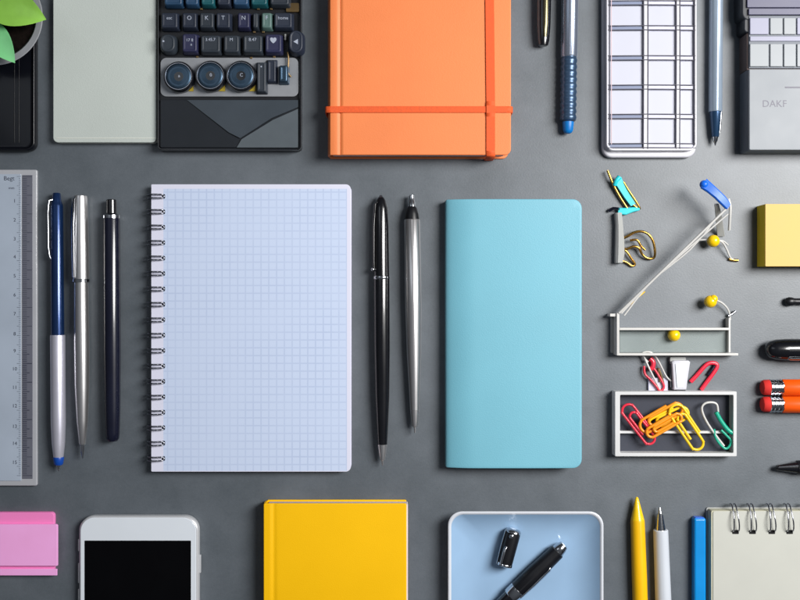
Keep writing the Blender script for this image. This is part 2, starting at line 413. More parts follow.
# --- turquoise notebook
t = thing('notebook', 'turquoise softcover notebook with rounded right corners', 'notebook', 514, 334)
zt = 20; xa, ya = W(446, 468.5, zt); xb, yb = W(582, 199, zt)
MB().slab(xa, ya, xb, yb, 0, 1.8, rad=(1.5, 9, 9, 1.5), bev=0.6).build('back_cover', 'teal_cover', t)
MB().slab(xa+9, ya+1.2, xb-1.5, yb-1.2, 1.8, zt-4.5, rad=(1, 8, 8, 1), bev=0.2).build('page_block', 'paper_edge', t)
f = MB(); f.slab(xa, ya, xb, yb, zt-4.4, zt-0.6, rad=(1.5, 9, 9, 1.5), bev=0.9)
f.cuts([xa+i*3 for i in range(1, 21)]+[xa+60+i*7 for i in range(1, 11)]+[xb-3])
f.cuts([ya+3, ya+9, yb-9, yb-3]+[ya+30*i for i in range(1, 9)], axis=1)
def teal(x, y, z):
    u = x-xa
    drop = 5.2*max(0, 1-u/30)**2.2 + 0.8*max(0, 1-u/4)**2
    hump = 0.9*math.sin(min(1, max(0, u/130))*PI)
    return (x, y, max(z-drop+hump, 3.0 if z > zt-2.5 else 2.0))
f.warp(teal); f.build('front_cover', 'teal_cover', t, sharp=50, flatcaps=False)
s_ = MB(); prof = [(xa+2.4-2.5*math.sin(a), 0.7+(14.5-0.7)/2*(1-math.cos(a))) for a in [PI*i/10 for i in range(11)]]
sec = prof+[(x+6.5, z) for x, z in reversed(prof)]
s_.loft([[(x, y, z) for x, z in sec] for y in (ya+0.8, yb-0.8)]); s_.build('spine', 'teal_cover', t)

# --- yellow notebook
t = thing('notebook', 'bright yellow hardcover notebook on the bottom edge beside the white phone', 'notebook', 336, 600)
zt = 20; xa, yb = W(263.5, 503.5, zt); xb, _ = W(406.5, 0, zt); ya = yb-205
MB().slab(xa+1, ya, xb, yb, 0, 2, rad=1.5, bev=0.7).build('back_cover', 'yellow_cover', t)
MB().slab(xa+3, ya+2, xb+1.4, yb-1.6, 2, zt-2.4, rad=1, bev=0.2).build('page_block', 'paper_edge', t)
f = MB(); f.slab(xa, ya, xb, yb, zt-2.4, zt, rad=1.5, bev=0.8)
c1 = xa+10
f.cuts([c1-4, c1-2.5, c1-1.2, c1, c1+1.2, c1+2.5, c1+4, c1+6, c1+9, c1+13])
f.warp(lambda x, y, z: (x, y, z-(0.7*math.exp(-((x-c1)/2.2)**2) if z > zt-1.5 else 0))); f.build('front_cover', 'yellow_cover', t)
s_ = MB(); prof = [(xa+2.0-2.2*math.sin(a), 0.5+(zt-1.2)/2*(1-math.cos(a))) for a in [PI*i/10 for i in range(11)]]
sec = prof+[(x+1.6, z) for x, z in reversed(prof)]
s_.loft([[(x, y, z) for x, z in sec] for y in (ya+0.6, yb-0.6)]); s_.build('spine', 'yellow_cover', t)

# --- spiral notebook with squared paper
t = thing('spiral_notebook', 'open spiral notebook with pale blue squared paper and a wire binding', 'notebook', 251, 328)
zt = 11; xa, ya = W(151, 472, zt); xb, yb = W(351, 184, zt)
MB().slab(xa, ya, xb, yb, 0, 1.6, rad=(1.5, 6, 6, 1.5), bev=0.4).build('back_cover', 'white_lavender', t)
MB().slab(xa+0.6, ya+0.8, xb-0.8, yb-0.8, 1.6, zt-0.7, rad=(1, 5, 5, 1), bev=0.2).build('page_block', 'paper_edge', t)
pg = MB(); pg.slab(xa+0.2, ya+0.3, xb-0.2, yb-0.3, zt-0.7, zt, rad=(1, 5, 5, 1), bev=0.25)
ring_y = [W(0, 196.4+15.42*i, zt)[1] for i in range(18)]
hx, _ = W(163.6, 0, zt)
for y in ring_y: pg.slab(hx-1.6, y-2.4, hx+1.5, y+2.4, zt-0.1, zt+0.12, rad=1.2, bev=0.05, mi=1)
pg.build('top_page', ['grid_paper', 'hole_dark'], t)
for y in ring_y:
    r = MB()
    for dy in (-1.75, 1.75):
        cx_, cz = xa+4.2, zt*0.5+1.2
        rx, rz = 8.6, 8.2
        pts = []
        for i in range(15):
            a = math.radians(38+ (360-76)*i/14)
            pts.append((cx_+rx*math.cos(a), y+dy*(1-0.0), cz+rz*math.sin(a)))
        pts[0] = (hx, y+dy*0.8, zt-0.5)
        pts.insert(1, (hx-0.4, y+dy*0.95, zt+2.2))
        pts = pts[:-3]
        r.tube(pts, 0.72, seg=8, smooth=2)
    r.tube([(hx-0.2, y-1.5, zt+0.6), (hx+0.5, y, zt+0.75), (hx-0.2, y+1.5, zt+0.6)], 0.72, seg=8)
    r.build('binding_ring', 'wire_steel', t, sharp=80)

# --- cream spiral pad, bottom right
t = thing('spiral_pad', 'cream notepad with wire rings along its top edge', 'notepad', 790, 610)
zt = 14; xa, yb = W(711.5, 510, zt); xb = xa+150; ya = yb-190
MB().slab(xa-1.5, ya, xb, yb, 0, 2, rad=2, bev=0.5).build('back_cover', 'light_grey', t)
MB().slab(xa, ya+1, xb-1, yb-1, 2, zt-0.8, rad=1.5, bev=0.2).build('page_block', 'paper_cream_edge', t)
pg = MB(); pg.slab(xa+1.5, ya+1, xb-1, yb-1.2, zt-0.8, zt, rad=2, bev=0.3)
rxs = [W(p, 0, zt)[0] for p in (735.5, 752.5, 771.8, 789.6, 808, 826, 844)]
hy_ = W(0, 532, zt)[1]
for x in rxs: pg.slab(x-3.3, hy_-2.0, x+3.3, hy_+2.0, zt-0.1, zt+0.12, rad=0.8, bev=0.05, mi=1)
pg.build('top_page', ['paper_cream', 'hole_dark'], t)
for x in rxs:
    r = MB()
    for dx in (-2.6, 2.6):
        pts = [(x+dx, hy_+0.5, zt-0.4), (x+dx, hy_+2.4, zt+3.0), (x+dx*0.95-0.5, hy_+9, zt+5.2), (x+dx*0.8-1.0, hy_+17, zt+4.2), (x+dx*0.7-1.3, yb+4.4, zt-1), (x+dx*0.7-1.3, yb+5.2, zt-6), (x+dx*0.7, yb+3, zt-11)]
        r.tube(pts, 0.7, seg=8, smooth=4)
    r.build('binding_ring', 'wire_steel', t, sharp=80)

# --- sticky pads
t = thing('sticky_note_pad', 'thick block of pale yellow sticky notes on the right edge', 'sticky notes', 790, 236)
zt = 23; xa, ya = W(765.3, 266, zt); xb, yb = W(830, 204, zt)
MB().slab(xa, ya, xb, yb, 0, zt-0.4, rad=0.6, bev=0.3).build('note_block', 'sticky_side', t)
tp = MB(); tp.slab(xa+0.1, ya-0.3, xb, yb, zt-0.4, zt+0.1, rad=0.5, bev=0.12)
tp.build('top_sheet', 'sticky_top', t)
t = thing('sticky_note_pad', 'pink sticky note pad with a darker strip at the left edge', 'sticky notes', 15, 543)
t['label'] = 'bright pink sticky note pad left of the white phone'
xa = W(-40, 0, 8)[0]
a = W(53.8, 512.5, 6); c = W(57, 575, 6)
MB().slab(xa, c[1], a[0], a[1], 0, 5.5, rad=(0.5, 1, 4, 0.5), bev=0.4).build('backing_sheets', 'pink_deep', t)
a = W(57.2, 524.5, 9); c = W(57.2, 566, 9)
MB().slab(xa, c[1], a[0], a[1], 5.5, 9, rad=(0.4, 0.5, 2, 0.4), bev=0.4).build('note_block', 'pink_paper', t)
a = W(57.0, 569, 7); c = W(57.0, 575.5, 7)
MB().slab(xa, c[1], a[0], a[1], 5.5, 7, rad=0.4, bev=0.3).build('lower_flap', 'pink_paper', t)

# ================================================================ keyboard
t = thing('keyboard', 'small black keyboard with round blue knobs and a faceted wrist rest', 'keyboard', 229, 40)
bx0, by0 = W(157.5, 150, 14); bx1, by1 = W(301, -100, 14)
MB().slab(bx0, by0, bx1, by1, 0, 10, rad=4, bev=1.5).build('case', 'black_satin', t)
# rim standing round the case
ri = MB()
o1 = ring_rr(bx0, by0, bx1, by1, 4); i1 = ring_rr(bx0+1.6, by0+1.8, bx1-1.6, by1-1.8, 2.6)
ri.loft([[(x, y, 9) for x, y in o1], [(x, y, 13.4) for x, y in o1], [(x, y, 14) for x, y in ring_rr(bx0+.5, by0+.5, bx1-.5, by1-.5, 3.6)], [(x, y, 14) for x, y in ring_rr(bx0+1.1, by0+1.2, bx1-1.1, by1-1.2, 3)], [(x, y, 13.4) for x, y in i1], [(x, y, 9) for x, y in i1]], False, False)
ri.build('rim', 'black_gloss', t)
# facets of the black wrist rest, their gloss painted as lighter greys
def facet(pts, m):
    f = MB(); f.loft([[(*W(px, py, 13), z-1.2) for px, py, z in pts], [(*W(px, py, 13), z) for px, py, z in pts]]); return f.build('rest_facet', m, r0, sharp=20)
r0 = MB().pslab(159.5, 99.5, 299.5, 148, 10, 11.2, zref=12, rad=3, bev=0.4).build('wrist_rest', 'rest_dark', t)
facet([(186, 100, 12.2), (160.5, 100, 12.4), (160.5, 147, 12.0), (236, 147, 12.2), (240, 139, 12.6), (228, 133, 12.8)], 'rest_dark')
facet([(187, 100, 12.8), (229, 132.6, 14.2), (240.5, 138.4, 14.6), (272, 118, 13.8), (298, 107, 12.8), (298, 100, 12.5)], 'rest_gloss_mid')
facet([(241.5, 139.2, 12.6), (236.6, 147.4, 12.3), (298, 147.4, 12.2), (298, 109, 13.4), (273, 120, 13.4)], 'rest_gloss_light')
# silver mounting plate
MB().pslab(160.2, 57.5, 298.5, 96.5, 10, 11.6, zref=12, rad=6, bev=0.5).build('mounting_plate', 'plate_metal', t)

def key(px0, py0, px1, py1, m, legend=None, rad=2.2, z=20, lx=0, ly=3, lsize=5.5, zb=12):
    k = MB(); ax, ay = W(px0, py0, z); cx, cy = W(px1, py1, z)
    X0, X1, Y0, Y1 = ax-1.2, cx+1.2, cy-1.3, ay+0.9
    def rr(i, j, zz): return [(x, y, zz) for x, y in ring_rr(X0+i, Y0+i, X1-i, Y1-i*0.8, max(0.6, rad-j), 4)]
    rings = [rr(0, 0, zb), rr(0.3, 0, zb+1), rr(1.6, 0.2, z-0.7), rr(2.2, 0.5, z), rr(2.9, 0.8, z+0.05), rr(4.2, 1.4, z-0.45)]
    k.loft(rings); o = k.build('key', m, t, sharp=50)
    if legend:
        text_mesh(legend, lsize*0.88, (ax+cx)/2+lx, (ay+cy)/2+ly, z-0.15, 'legend_white', 'legend', o, depth=0.25)
    return o
# partly visible and out-of-frame rows
for row, yy in enumerate((5, -17, -39, -61)):
    xs = (163, 184, 200, 216, 232, 250, 269, 291)
    for i, (a, b_) in enumerate(zip(xs, xs[1:])):
        key(a+1, yy-17, b_-2, yy, ('key_blue', 'key_blue', 'key_teal', 'key_dark', 'key_blue', 'key_teal', 'key_slate')[i])
row1 = [(161, 177.5, 'key_dark', 'esc'), (182, 196.5, 'key_dark', 'O'), (199.5, 213.5, 'key_slate', 'K'), (216, 230, 'key_dark', 'T'), (237.5, 249.5, 'key_violet', 'N'), (252.5, 258, 'key_slate', None), (261.5, 271.5, 'key_green', 'F'), (274, 292, 'key_dark', 'home')]
for a, b_, m, L in row1: key(a, 12.5, b_, 28, m, L, lsize=5.0 if L and len(L) > 1 else 6.5, ly=2.2, rad=1.6)
key(159.8, 34, 175, 52, 'key_slate', '•', rad=6, lx=-4, ly=1.5, lsize=9)
key(182, 33.5, 197, 52, 'key_violet', '17 8\n   a', lsize=4.6, ly=0.5)
key(200.5, 35, 220, 52.5, 'key_slate', '3.45.7', lsize=4.6, ly=4)
key(223.5, 35, 239, 52.5, 'key_slate', 'M', lsize=5, ly=4)
key(243, 35, 262, 52.5, 'key_slate', '8.47', lsize=5, ly=4)
key(265, 34, 281.5, 52.5, 'key_violet', '♥', lsize=6.5, ly=2.5)
key(288.5, 30, 303, 53, 'key_dark', '◄', rad=6.5, lsize=6.5, ly=-0.5, z=22)
# round knobs
for px, L in ((178.2, '◢'), (210, '0'), (240.6, '•')):
    x, y = W(px, 76 if px < 200 else 75.2, 22)
    q = MB(); q.lathe((x, y, 11), (0, 0, 1), [(0, 14.6), (0.5, 15.1), (8, 15.1), (9.6, 14.4), (9.8, 13.2), (9.0, 12.6)], seg=40)
    ko = q.build('knob', 'black_gloss', t)
    q = MB(); q.lathe((x, y, 18), (0, 0, 1), [(0, 12.4), (2.2, 12.4), (2.9, 11.7), (2.6, 8), (1.9, 4), (1.7, 0.5)], seg=40)
    q.build('knob_face', 'knob_blue', ko, sharp=60)
    MB().tube([(x+12.9*math.cos(2*PI*i/32), y+12.9*math.sin(2*PI*i/32), 21.0) for i in range(32)], 0.42, seg=6, closed=True, smooth=1).build('knob_ring', 'wire_steel', ko)
    text_mesh({'◢': 'a', '0': '0', '•': 'C'}[L], 4.6, x+0.5, y+0.5, 20.3, 'legend_white', 'legend', ko, depth=0.3)
    q = MB(); xx, yy = W(px+11.5, 88.5, 13)
    q.loft([[(xx-4, yy-2.5, z), (xx+3.5, yy-2.5, z), (xx+3.5, yy+4, z)] for z in (11.5, 13)]); q.build('indicator', 'dull_yellow', t)
key(256.5, 62, 266, 92, 'key_slate', '•', rad=1.2, lsize=7, ly=10, z=18)
key(267, 60, 276, 82, 'key_dark', None, rad=1.2, z=16)
key(279, 65, 287.5, 82, 'knob_blue', None, rad=1.5, z=20)
MB().tube([P3(287.5, 52, 15), P3(288.5, 60, 15), P3(288, 72, 14), P3(291, 77, 13)], 0.9, seg=8).build('guide_wire', 'brass_dim', t)
for (a, b_, c_) in ((284.5, 34, 40), (291, 14, 28)):
    MB().pslab(a, b_, a+1.6, c_, 10, 15, zref=15, rad=0.5, bev=0.2).build('switch_post', 'light_grey', t)
for px, py in ((200, 8), (257, 8), (270, 8), (253, 31), (262, 31), (196, 56), (250, 57), (273, 56)):
    MB().pslab(px, py, px+2.4, py+1.8, 10, 12.4, zref=12, rad=0.4, bev=0.2).build('solder_dot', 'brass_dim', t)
MB().pslab(286, 3, 299, 12, 10, 12.5, zref=12, rad=1, bev=0.3).build('corner_plate', 'brass_dim', t)

# ================================================================ tray and plant, top left
t = thing('tray', 'glossy black rectangular tray under the potted plant', 'tray', -30, 50)
ax, ay = W(34.5, 150.5, 11); x0_, y0_ = ax-150, ay+260
def trr(i, z): return [(x, y, z) for x, y in ring_rr(x0_+i, ay+i, ax-i, y0_-i, 8-i*0.5, 8)]
q = MB(); q.loft([trr(1.2, 0), trr(0.2, 1.2), trr(0, 3), trr(0, 9.8), trr(0.5, 10.7), trr(1.3, 11), trr(2.0, 10.6), trr(2.6, 9.4), trr(3.2, 8.9), trr(5, 8.8)])
q.build('tray_body', 'tray_black', t, sharp=60)
q = MB(); gx = W(14, 0, 9)[0]
for g in (gx, gx+4.5): q.slab(g, ay+8, g+0.7, y0_-8, 8.75, 9.15, rad=0.3, bev=0.15)
q.build('raised_line', 'tray_black', t)

t = thing('potted_plant', 'grey pot holding a fleshy bright green succulent', 'plant', -5, 21)
zr = 38; cx_, cy_ = W(-5.5, 17, zr)
q = MB(); q.lathe((cx_, cy_, 8.9), (0, 0, 1), [(0, 26), (0.6, 27), (20, 40), (27, 45), (28.6, 46.3), (29.1, 45.6), (29.0, 40.5), (27, 38.8), (22, 38)], seg=64)
q.build('pot', 'pot_grey', t, sharp=50)
q = MB(); rings = []
for i in range(12):
    rr_ = 38.4*(1-i/12)
    rings.append([(cx_+rr_*math.cos(a), cy_+rr_*math.sin(a), 34.2+2.2*noise.noise(Vector((rr_*math.cos(a)*.22, rr_*math.sin(a)*.22, 3)))) for a in [2*PI*k/48 for k in range(48)]])
q.loft(rings, cap0=False); q.build('soil', 'soil', t)
def leaf(base, tip, w, bend, m, thick=3.0, tilt=0.0):
    """fleshy leaf: from base to tip, widest past the middle"""
    b0, t0 = Vector(base), Vector(tip); ax_ = t0-b0; L = ax_.length; d_ = ax_.normalized(); sd = d_.cross(Vector((0, 0, 1))).normalized(); up = sd.cross(d_).normalized()
    sd = (sd*math.cos(tilt)+up*math.sin(tilt)).normalized(); up = sd.cross(d_).normalized()
    rings = []; N = 18
    for i in range(N+1):
        u = i/N
        hw = w*(0.30+0.70*math.sin(min(1, u*1.35)*PI/2))*(1-max(0, (u-0.55)/0.45)**2.0) + 0.15
        c = b0+d_*L*u+up*bend*math.sin(u*PI)
        th = thick*(0.5+0.5*math.sin(PI*min(1, u+0.2)))*(1-u**6)+0.2
        ring = []
        for k in range(20):
            a = 2*PI*k/20; sx = math.cos(a); sz = math.sin(a)
            cup = 0.20*hw*abs(sx)**2 
            ring.append(tuple(c+sd*hw*sx+up*(th*sz*(1-0.45*sx*sx)*0.5+cup)))
        rings.append(ring)
    q = MB(); q.loft(rings); return q.build('leaf', m, t, sharp=70)
ctr = P3(-32, 4, 44)
leaf(P3(-34, -6, 42), P3(46.2, 19.5, 56), 19, 5, 'leaf_light')
leaf(P3(-30, 6, 38), P3(15, 63, 50), 13.5, 4, 'leaf_mint', tilt=0.15)
leaf(P3(-34, 8, 40), P3(-48, 68, 52), 16, 4, 'leaf_light')
leaf(P3(-36, 2, 42), P3(-96, 20, 54), 17, 5, 'leaf_mint')
leaf(P3(-36, -8, 44), P3(-70, -58, 60), 16, 5, 'leaf_light')
leaf(P3(-32, -10, 44), P3(0, -66, 58), 16, 5, 'leaf_mint')
leaf(P3(-33, 0, 40), P3(-26, 34, 60), 9, 3, 'leaf_light', tilt=0.3)

# ================================================================ compartment tray (top)
t = thing('compartment_box', 'white compartment box with two columns of empty cells and dark wire edges', 'box', 650, 60)
z0, z1 = 6, 15
q = MB(); q.pslab(602.8, -70, 697, 157.2, 0, z0+1.5, zref=10, rad=10, bev=2.0); q.build('base', 'white_plastic', t)
def wb(px): return W(px, 0, z1)[0]
def hb_(py): return W(0, py, z1)[1]
q = MB(); X0, X1, Y0, Y1 = wb(606.4), wb(696.8), hb_(150.5), hb_(-68)
o1 = lambda i: ring_rr(X0+i, Y0+i, X1-i, Y1-i, max(0.5, 7-i))
q.loft([[(x, y, z) for x, y in o1(i)] for i, z in ((0, 5), (0, z1-0.6), (0.5, z1), (1.8, z1), (2.3, z1-0.6), (2.3, 5))], False, False)
q.build('outer_wall', 'white_plastic', t)
MB().slab(X0+1, Y0+1, X1-1, Y1-1, z0, 12.4, rad=5, bev=0.2).build('cell_floor', 'cell_white', t)
for a, b_ in ((643.5, 647.8), (676.2, 679.8)):
    dv = MB().slab(wb(a), Y0+2, wb(b_), Y1-2, 7, z1-0.3, rad=0.5, bev=0.4).build('divider', 'white_plastic', t)
    q = MB()
    for e in (a, b_): q.tube([(wb(e), Y0+1.5, z1-0.1), (wb(e)+0.3, (Y0+Y1)/2, z1-0.05), (wb(e), Y1-2, z1-0.1)], 0.5, seg=6)
    q.build('wire_edge', 'cell_line', dv)
for yy in (-55, -26, 3, 28, 58, 87.3, 116.5, 145.8):
    a, b_ = hb_(yy+2.1), hb_(yy-2.3)
    dv = MB(); dv.slab(X0+2.5, a, wb(643.5)-0.4, b_, 7, z1-1.6, rad=(2, .4, .4, 2), bev=0.5)
    dv = dv.build('divider', 'cell_shade', t)  # shade on the divider sides put into a grey-blue colour
    q = MB(); q.slab(wb(647.8)+0.4, a, wb(676.2)-0.4, b_, 7, z1-1.4, rad=0.4, bev=0.4); q.slab(wb(679.8)+0.4, a, X1-2.6, b_, 7, z1-1.4, rad=0.4, bev=0.4)
    q.build('divider', 'white_lavender', t)
    q = MB()
    for e in (a+0.1, b_-0.1): q.tube([(X0+1.5, e, z1-0.2), ((X0+X1)/2, e+0.25, z1+0.1), (X1-1, e, z1-0.2)], 0.45, seg=6)
    q.build('wire_edge', 'cell_line', t)
q = MB()
for e in (wb(609.6), wb(694.6)): q.tube([(e, Y0+5, z1+0.1), (e, Y1-6, z1+0.1)], 0.55, seg=6, smooth=1)
q.build('wire_edge', 'cell_line', t)
MB().tube([(wb(611.4), Y0+6, z1+0.1), (wb(611.2), Y1-6, z1+0.1)], 0.45, seg=6, smooth=1).build('wire_edge', 'cell_pink', t, label='pinkish wire edge')

# ================================================================ calculator (top right)
t = thing('calculator', 'light grey calculator with pale keys and a dark left side', 'calculator', 800, 50)
zt = 26; xa, ya = W(749.5, 150, zt); xb = xa+120; yb = W(0, -60, zt)[1]
MB().slab(xa-1.0, ya-0.5, xb, W(0, 69, zt)[1], 0, zt-4, rad=(2.5, 1, 0.5, 0.5), bev=1.2).build('lower_shell', 'calc_side', t)
MB().slab(xa-1.2, W(0, 68.8, zt)[1], xb, W(0, 32, zt)[1], 0, zt-4, rad=0.6, bev=0.8).build('side_panel', 'calc_brown', t)
MB().slab(xa-4.5, W(0, 31.8, zt)[1], xb, W(0, 16, zt)[1], 0, zt-3.5, rad=(4, 1, 1, 4), bev=1.5).build('end_housing', 'calc_dark', t)
MB().slab(xa-7.0, W(0, 20, zt)[1], xb, yb, 0, zt-3, rad=(8, 1, 1, 1), bev=2.0).build('end_housing', 'calc_dark', t)
MB().slab(xa-0.3, ya, xb, W(0, 69, zt)[1], zt-5.5, zt, rad=(1.5, 1, 0.5, 0.5), bev=0.8).build('front_panel', 'calc_grey', t)
MB().slab(xa+0.2, W(0, 67.8, zt)[1], xb, W(0, 15, zt)[1], zt-5.5, zt-2.2, rad=0.6, bev=0.5).build('key_bed', 'calc_side', t)
MB().slab(xa-0.6, W(0, 14.6, zt)[1], xb, W(0, 8, zt)[1], zt-5.5, zt-0.4, rad=0.8, bev=0.6).build('screen_frame', 'calc_purple', t)
MB().slab(xa-2.0, W(0, 7.2, zt)[1], xb, yb, zt-5.5, zt-0.8, rad=0.8, bev=0.6).build('screen', 'calc_purple', t)
for (a, b_) in ((750.2, 769), (770.4, 783), (784.2, 796.2), (797.4, 815), (817, 835), (837, 855)):
    for (c_, e_) in ((17.5, 34.2), (43.5, 66.4)):
        k = MB(); x, y = W(a, e_, zt); x2, y2 = W(b_, c_, zt); k.slab(x, y, x2, y2, zt-3.5, zt-0.5, rad=0.8, bev=0.6)
        k.build('key', 'calc_key_lavender' if (a < 760 and c_ < 20) or a > 797 and c_ < 20 else 'calc_key', t)
MB().slab(xa+1, W(0, 40.8, zt)[1], xb-2, W(0, 36, zt)[1], zt-3.5, zt-0.9, rad=0.5, bev=0.4).build('spacer_bar', 'calc_key_lavender', t)
MB().slab(W(785, 0, zt)[0], W(0, 88.2, zt)[1], xb-20, W(0, 86.6, zt)[1], zt-0.2, zt+0.15, rad=0.3, bev=0.1).build('printed_line', 'faint_print', t)
x, y = W(774.5, 104, zt); text_mesh('DAKF', 9.5, x, y, zt, 'faint_print', 'printed_word', t, depth=0.08)

# ================================================================ ruler
t = thing('ruler', 'wide pale ruler with a dark graduated strip on its right side', 'ruler', 0, 328)
zt = 5; xa = W(-22, 0, zt)[0]; xb = W(36.5, 0, zt)[0]; ya = W(0, 486, zt)[1]; yb = W(0, 169.5, zt)[1]
MB().slab(xa, ya, xb, yb, 0, 4.2, rad=1.6, bev=0.8).build('rim', 'ruler_edge', t)
MB().slab(xa+3, ya+5, W(21, 0, zt)[0], yb-4.5, 4.0, 4.8, rad=0.6, bev=0.3).build('face', 'ruler_face', t)
MB().slab(W(22, 0, zt)[0], ya+7, W(32.4, 0, zt)[0], yb-5.5, 4.0, 4.6, rad=0.4, bev=0.25).build('graduated_strip', 'ruler_band', t)
q = MB()
yy = 176.5; i = 0
while yy < 476:
    x = W(22.3, 0, zt)[0]; L = 9.6 if i % 10 == 0 else (7 if i % 5 == 0 else 4.5); y = W(0, yy, zt)[1]
    th = 0.36 if yy > 352 and yy < 452 else 0.22
    q.slab(x, y-th, x+L, y+th, 4.5, 4.72, rad=0.05, bev=0.03, n=1, seg=1); yy += 1.87; i += 1
q.build('tick_mark', 'ruler_mark', t)['kind'] = 'stuff'
q = MB(); i = 0; yy = 176.5
while yy < 476:
    x = W(21, 0, zt)[0]; L = 4.2 if i % 5 == 0 else 2.4; y = W(0, yy, zt)[1]
    q.slab(x-L, y-0.16, x-0.3, y+0.16, 4.7, 4.9, rad=0.05, bev=0.03, n=1, seg=1); yy += 1.87; i += 1
q.build('tick_mark', 'ruler_mark', t)['kind'] = 'stuff'
for k, y in enumerate((201, 220, 239, 257, 276, 295, 314, 334, 351, 369, 387.5, 406, 426.5, 443.6, 462.5)):
    x, yw = W(14.6, y, zt); text_mesh(str(k+1), 5.0, x, yw, 4.8, 'ruler_mark', 'number', t, depth=0.1)
x, yw = W(9, 178.5, zt); text_mesh('Begt', 6.0, x, yw, 4.8, 'ruler_mark', 'printed_word', t, depth=0.1)
x, yw = W(11.5, 188, zt); text_mesh('mm', 3.8, x, yw, 4.8, 'ruler_mark', 'printed_word', t, depth=0.1)

# ================================================================ pens
def pen(name, label, cat, a, b, z, parts, group=None, seg=36, sharp=40):
    """parts: (part name, material, [(distance along pen in units, radius)...])"""
    t_ = thing(name, label, cat, (a[0]+b[0])/2, (a[1]+b[1])/2, group)
    pa, pb = Vector(P3(a[0], a[1], z)), Vector(P3(b[0], b[1], z)); L = (pb-pa).length
    ref = math.hypot(b[0]-a[0], b[1]-a[1]); k = L/ref; d_ = (pb-pa).normalized()
    for nm, m, prof in parts:
        q = MB(); q.lathe(pa, d_, [(tt*k, r) for tt, r in prof], seg=(6 if 'hex' in nm else seg))
        q.build(nm.replace('hex_', ''), m, t_, sharp=(20 if 'hex' in nm else sharp))
    t_['k'] = k
    return t_, pa, d_
def on_pen(pa, d_, k, tt, r, ang):
    """point at distance tt, r out from the axis, ang degrees from straight up (positive: right of the photo for a pen running down)"""
    sd = d_.cross(Vector((0, 0, 1))).normalized()*-1
    a = math.radians(ang)
    return pa+d_*tt*k+(Vector((0, 0, 1))*math.cos(a)+sd*math.sin(a))*r, sd*math.cos(a)-Vector((0, 0, 1))*math.sin(a)
def clip(t_, pa, d_, rows, ang, m, thick=1.1, name='clip'):
    pts = []; ws = []; side = None
    for tt, r, w in rows:
        p, side = on_pen(pa, d_, t_['k'], tt, r, ang); pts.append(tuple(p)); ws.append(w)
    q = MB(); q.strip(pts, side, ws, thick); q.build(name, m, t_, sharp=50)

# blue and white ballpoint
t_, pa, d_ = pen('ballpoint_pen', 'ballpoint pen, metallic blue above and pale silver below with a blue tip', 'pen', (56.6, 193), (58.6, 471), 7.4, [
    ('barrel', 'blue_metal', [(0, 3.2), (0.6, 3.8), (8, 4.6), (11, 5.6), (13, 6.2), (142, 6.5)]),
    ('lower_barrel', 'pearl_silver', [(142, 7.1), (142.6, 7.3), (230, 7.2), (250, 6.4), (263, 5.0), (265, 4.5)]),
    ('tip_ring', 'blue_tip', [(264, 5.1), (265, 5.4), (271, 4.4), (272, 3.5)]),
    ('point', 'chrome', [(271.5, 2.4), (276, 1.3), (278, 0.6)])])
clip(t_, pa, d_, [(7, 4, 1.8), (8, 7.6, 1.9), (20, 8.6, 1.7), (55, 8.3, 1.5), (63, 7.4, 1.8), (66, 6.4, 1.5)], -62, 'chrome')
# silver fountain pen
t_, pa, d_ = pen('fountain_pen', 'plain silver capped pen between the blue pen and the navy pen', 'pen', (80.4, 195.5), (82.6, 459), 8, [
    ('cap', 'brushed_steel', [(0, 5.4), (0.6, 6.6), (3, 7.0), (60, 7.8), (84, 8.0)]),
    ('cap_ring', 'chrome', [(83.6, 8.1), (84, 8.5), (86.6, 8.5), (87, 7.2)]),
    ('barrel', 'brushed_steel', [(86.5, 6.9), (150, 7.5), (190, 7.2), (225, 5.6), (248, 3.4), (249, 2.9)]),
    ('point', 'chrome', [(248.6, 2.4), (256, 1.8), (263, 0.5)])])
clip(t_, pa, d_, [(3, 6.5, 2.6), (4, 8.4, 2.8), (30, 9.2, 2.6), (70, 9.0, 2.2), (82, 8.8, 1.8)], -40, 'chrome')
# navy pen with silver ring
t_, pa, d_ = pen('felt_tip_pen', 'dark navy capped pen with one thin silver ring near its top', 'pen', (111.4, 199.5), (112.6, 441), 8.6, [
    ('end_plug', 'black_gloss', [(0, 4.2), (0.8, 5.0), (14, 5.2), (15, 6.4), (16, 7.6)]),
    ('ring', 'chrome', [(15.6, 7.9), (16, 8.5), (19, 8.5), (19.4, 7.9)]),
    ('barrel', 'navy_gloss', [(19, 8.0), (20, 8.3), (150, 8.4), (210, 7.7), (234, 6.9), (239, 6.3), (241.5, 4.6)])])
# black clipped pen
t_, pa, d_ = pen('ballpoint_pen', 'slim black pen with a silver ring and silver point beside the squared paper', 'pen', (381, 196.5), (382.6, 465.5), 8.2, [
    ('cap', 'black_gloss', [(0, 1.6), (1, 2.8), (4, 4.6), (12, 6.6), (30, 7.4), (80, 7.9)]),
    ('ring', 'chrome', [(79.6, 8.0), (80.1, 8.3), (82.2, 8.3), (82.6, 8.0)]),
    ('barrel', 'black_gloss', [(82.2, 7.9), (84, 8.1), (150, 8.1), (200, 7.2), (235, 5.5), (248, 4.7)]),
    ('nose', 'brushed_steel', [(247.6, 4.5), (248, 4.8), (256, 3.8), (263, 2.6), (264, 1.4), (269, 0.6)]),
    ('crown', 'chrome', [(-1.4, 0.8), (-0.6, 1.9), (1.2, 2.9)])])
clip(t_, pa, d_, [(6, 5, 1.8), (8, 7.4, 1.9), (30, 9.0, 1.7), (64, 9.2, 1.5), (72, 8.8, 1.5)], -58, 'black_gloss')
p, _s = on_pen(pa, d_, t_['k'], 73, 9.4, -62); MB().ball(tuple(p), 2.0).build('clip_ball', 'chrome', t_)
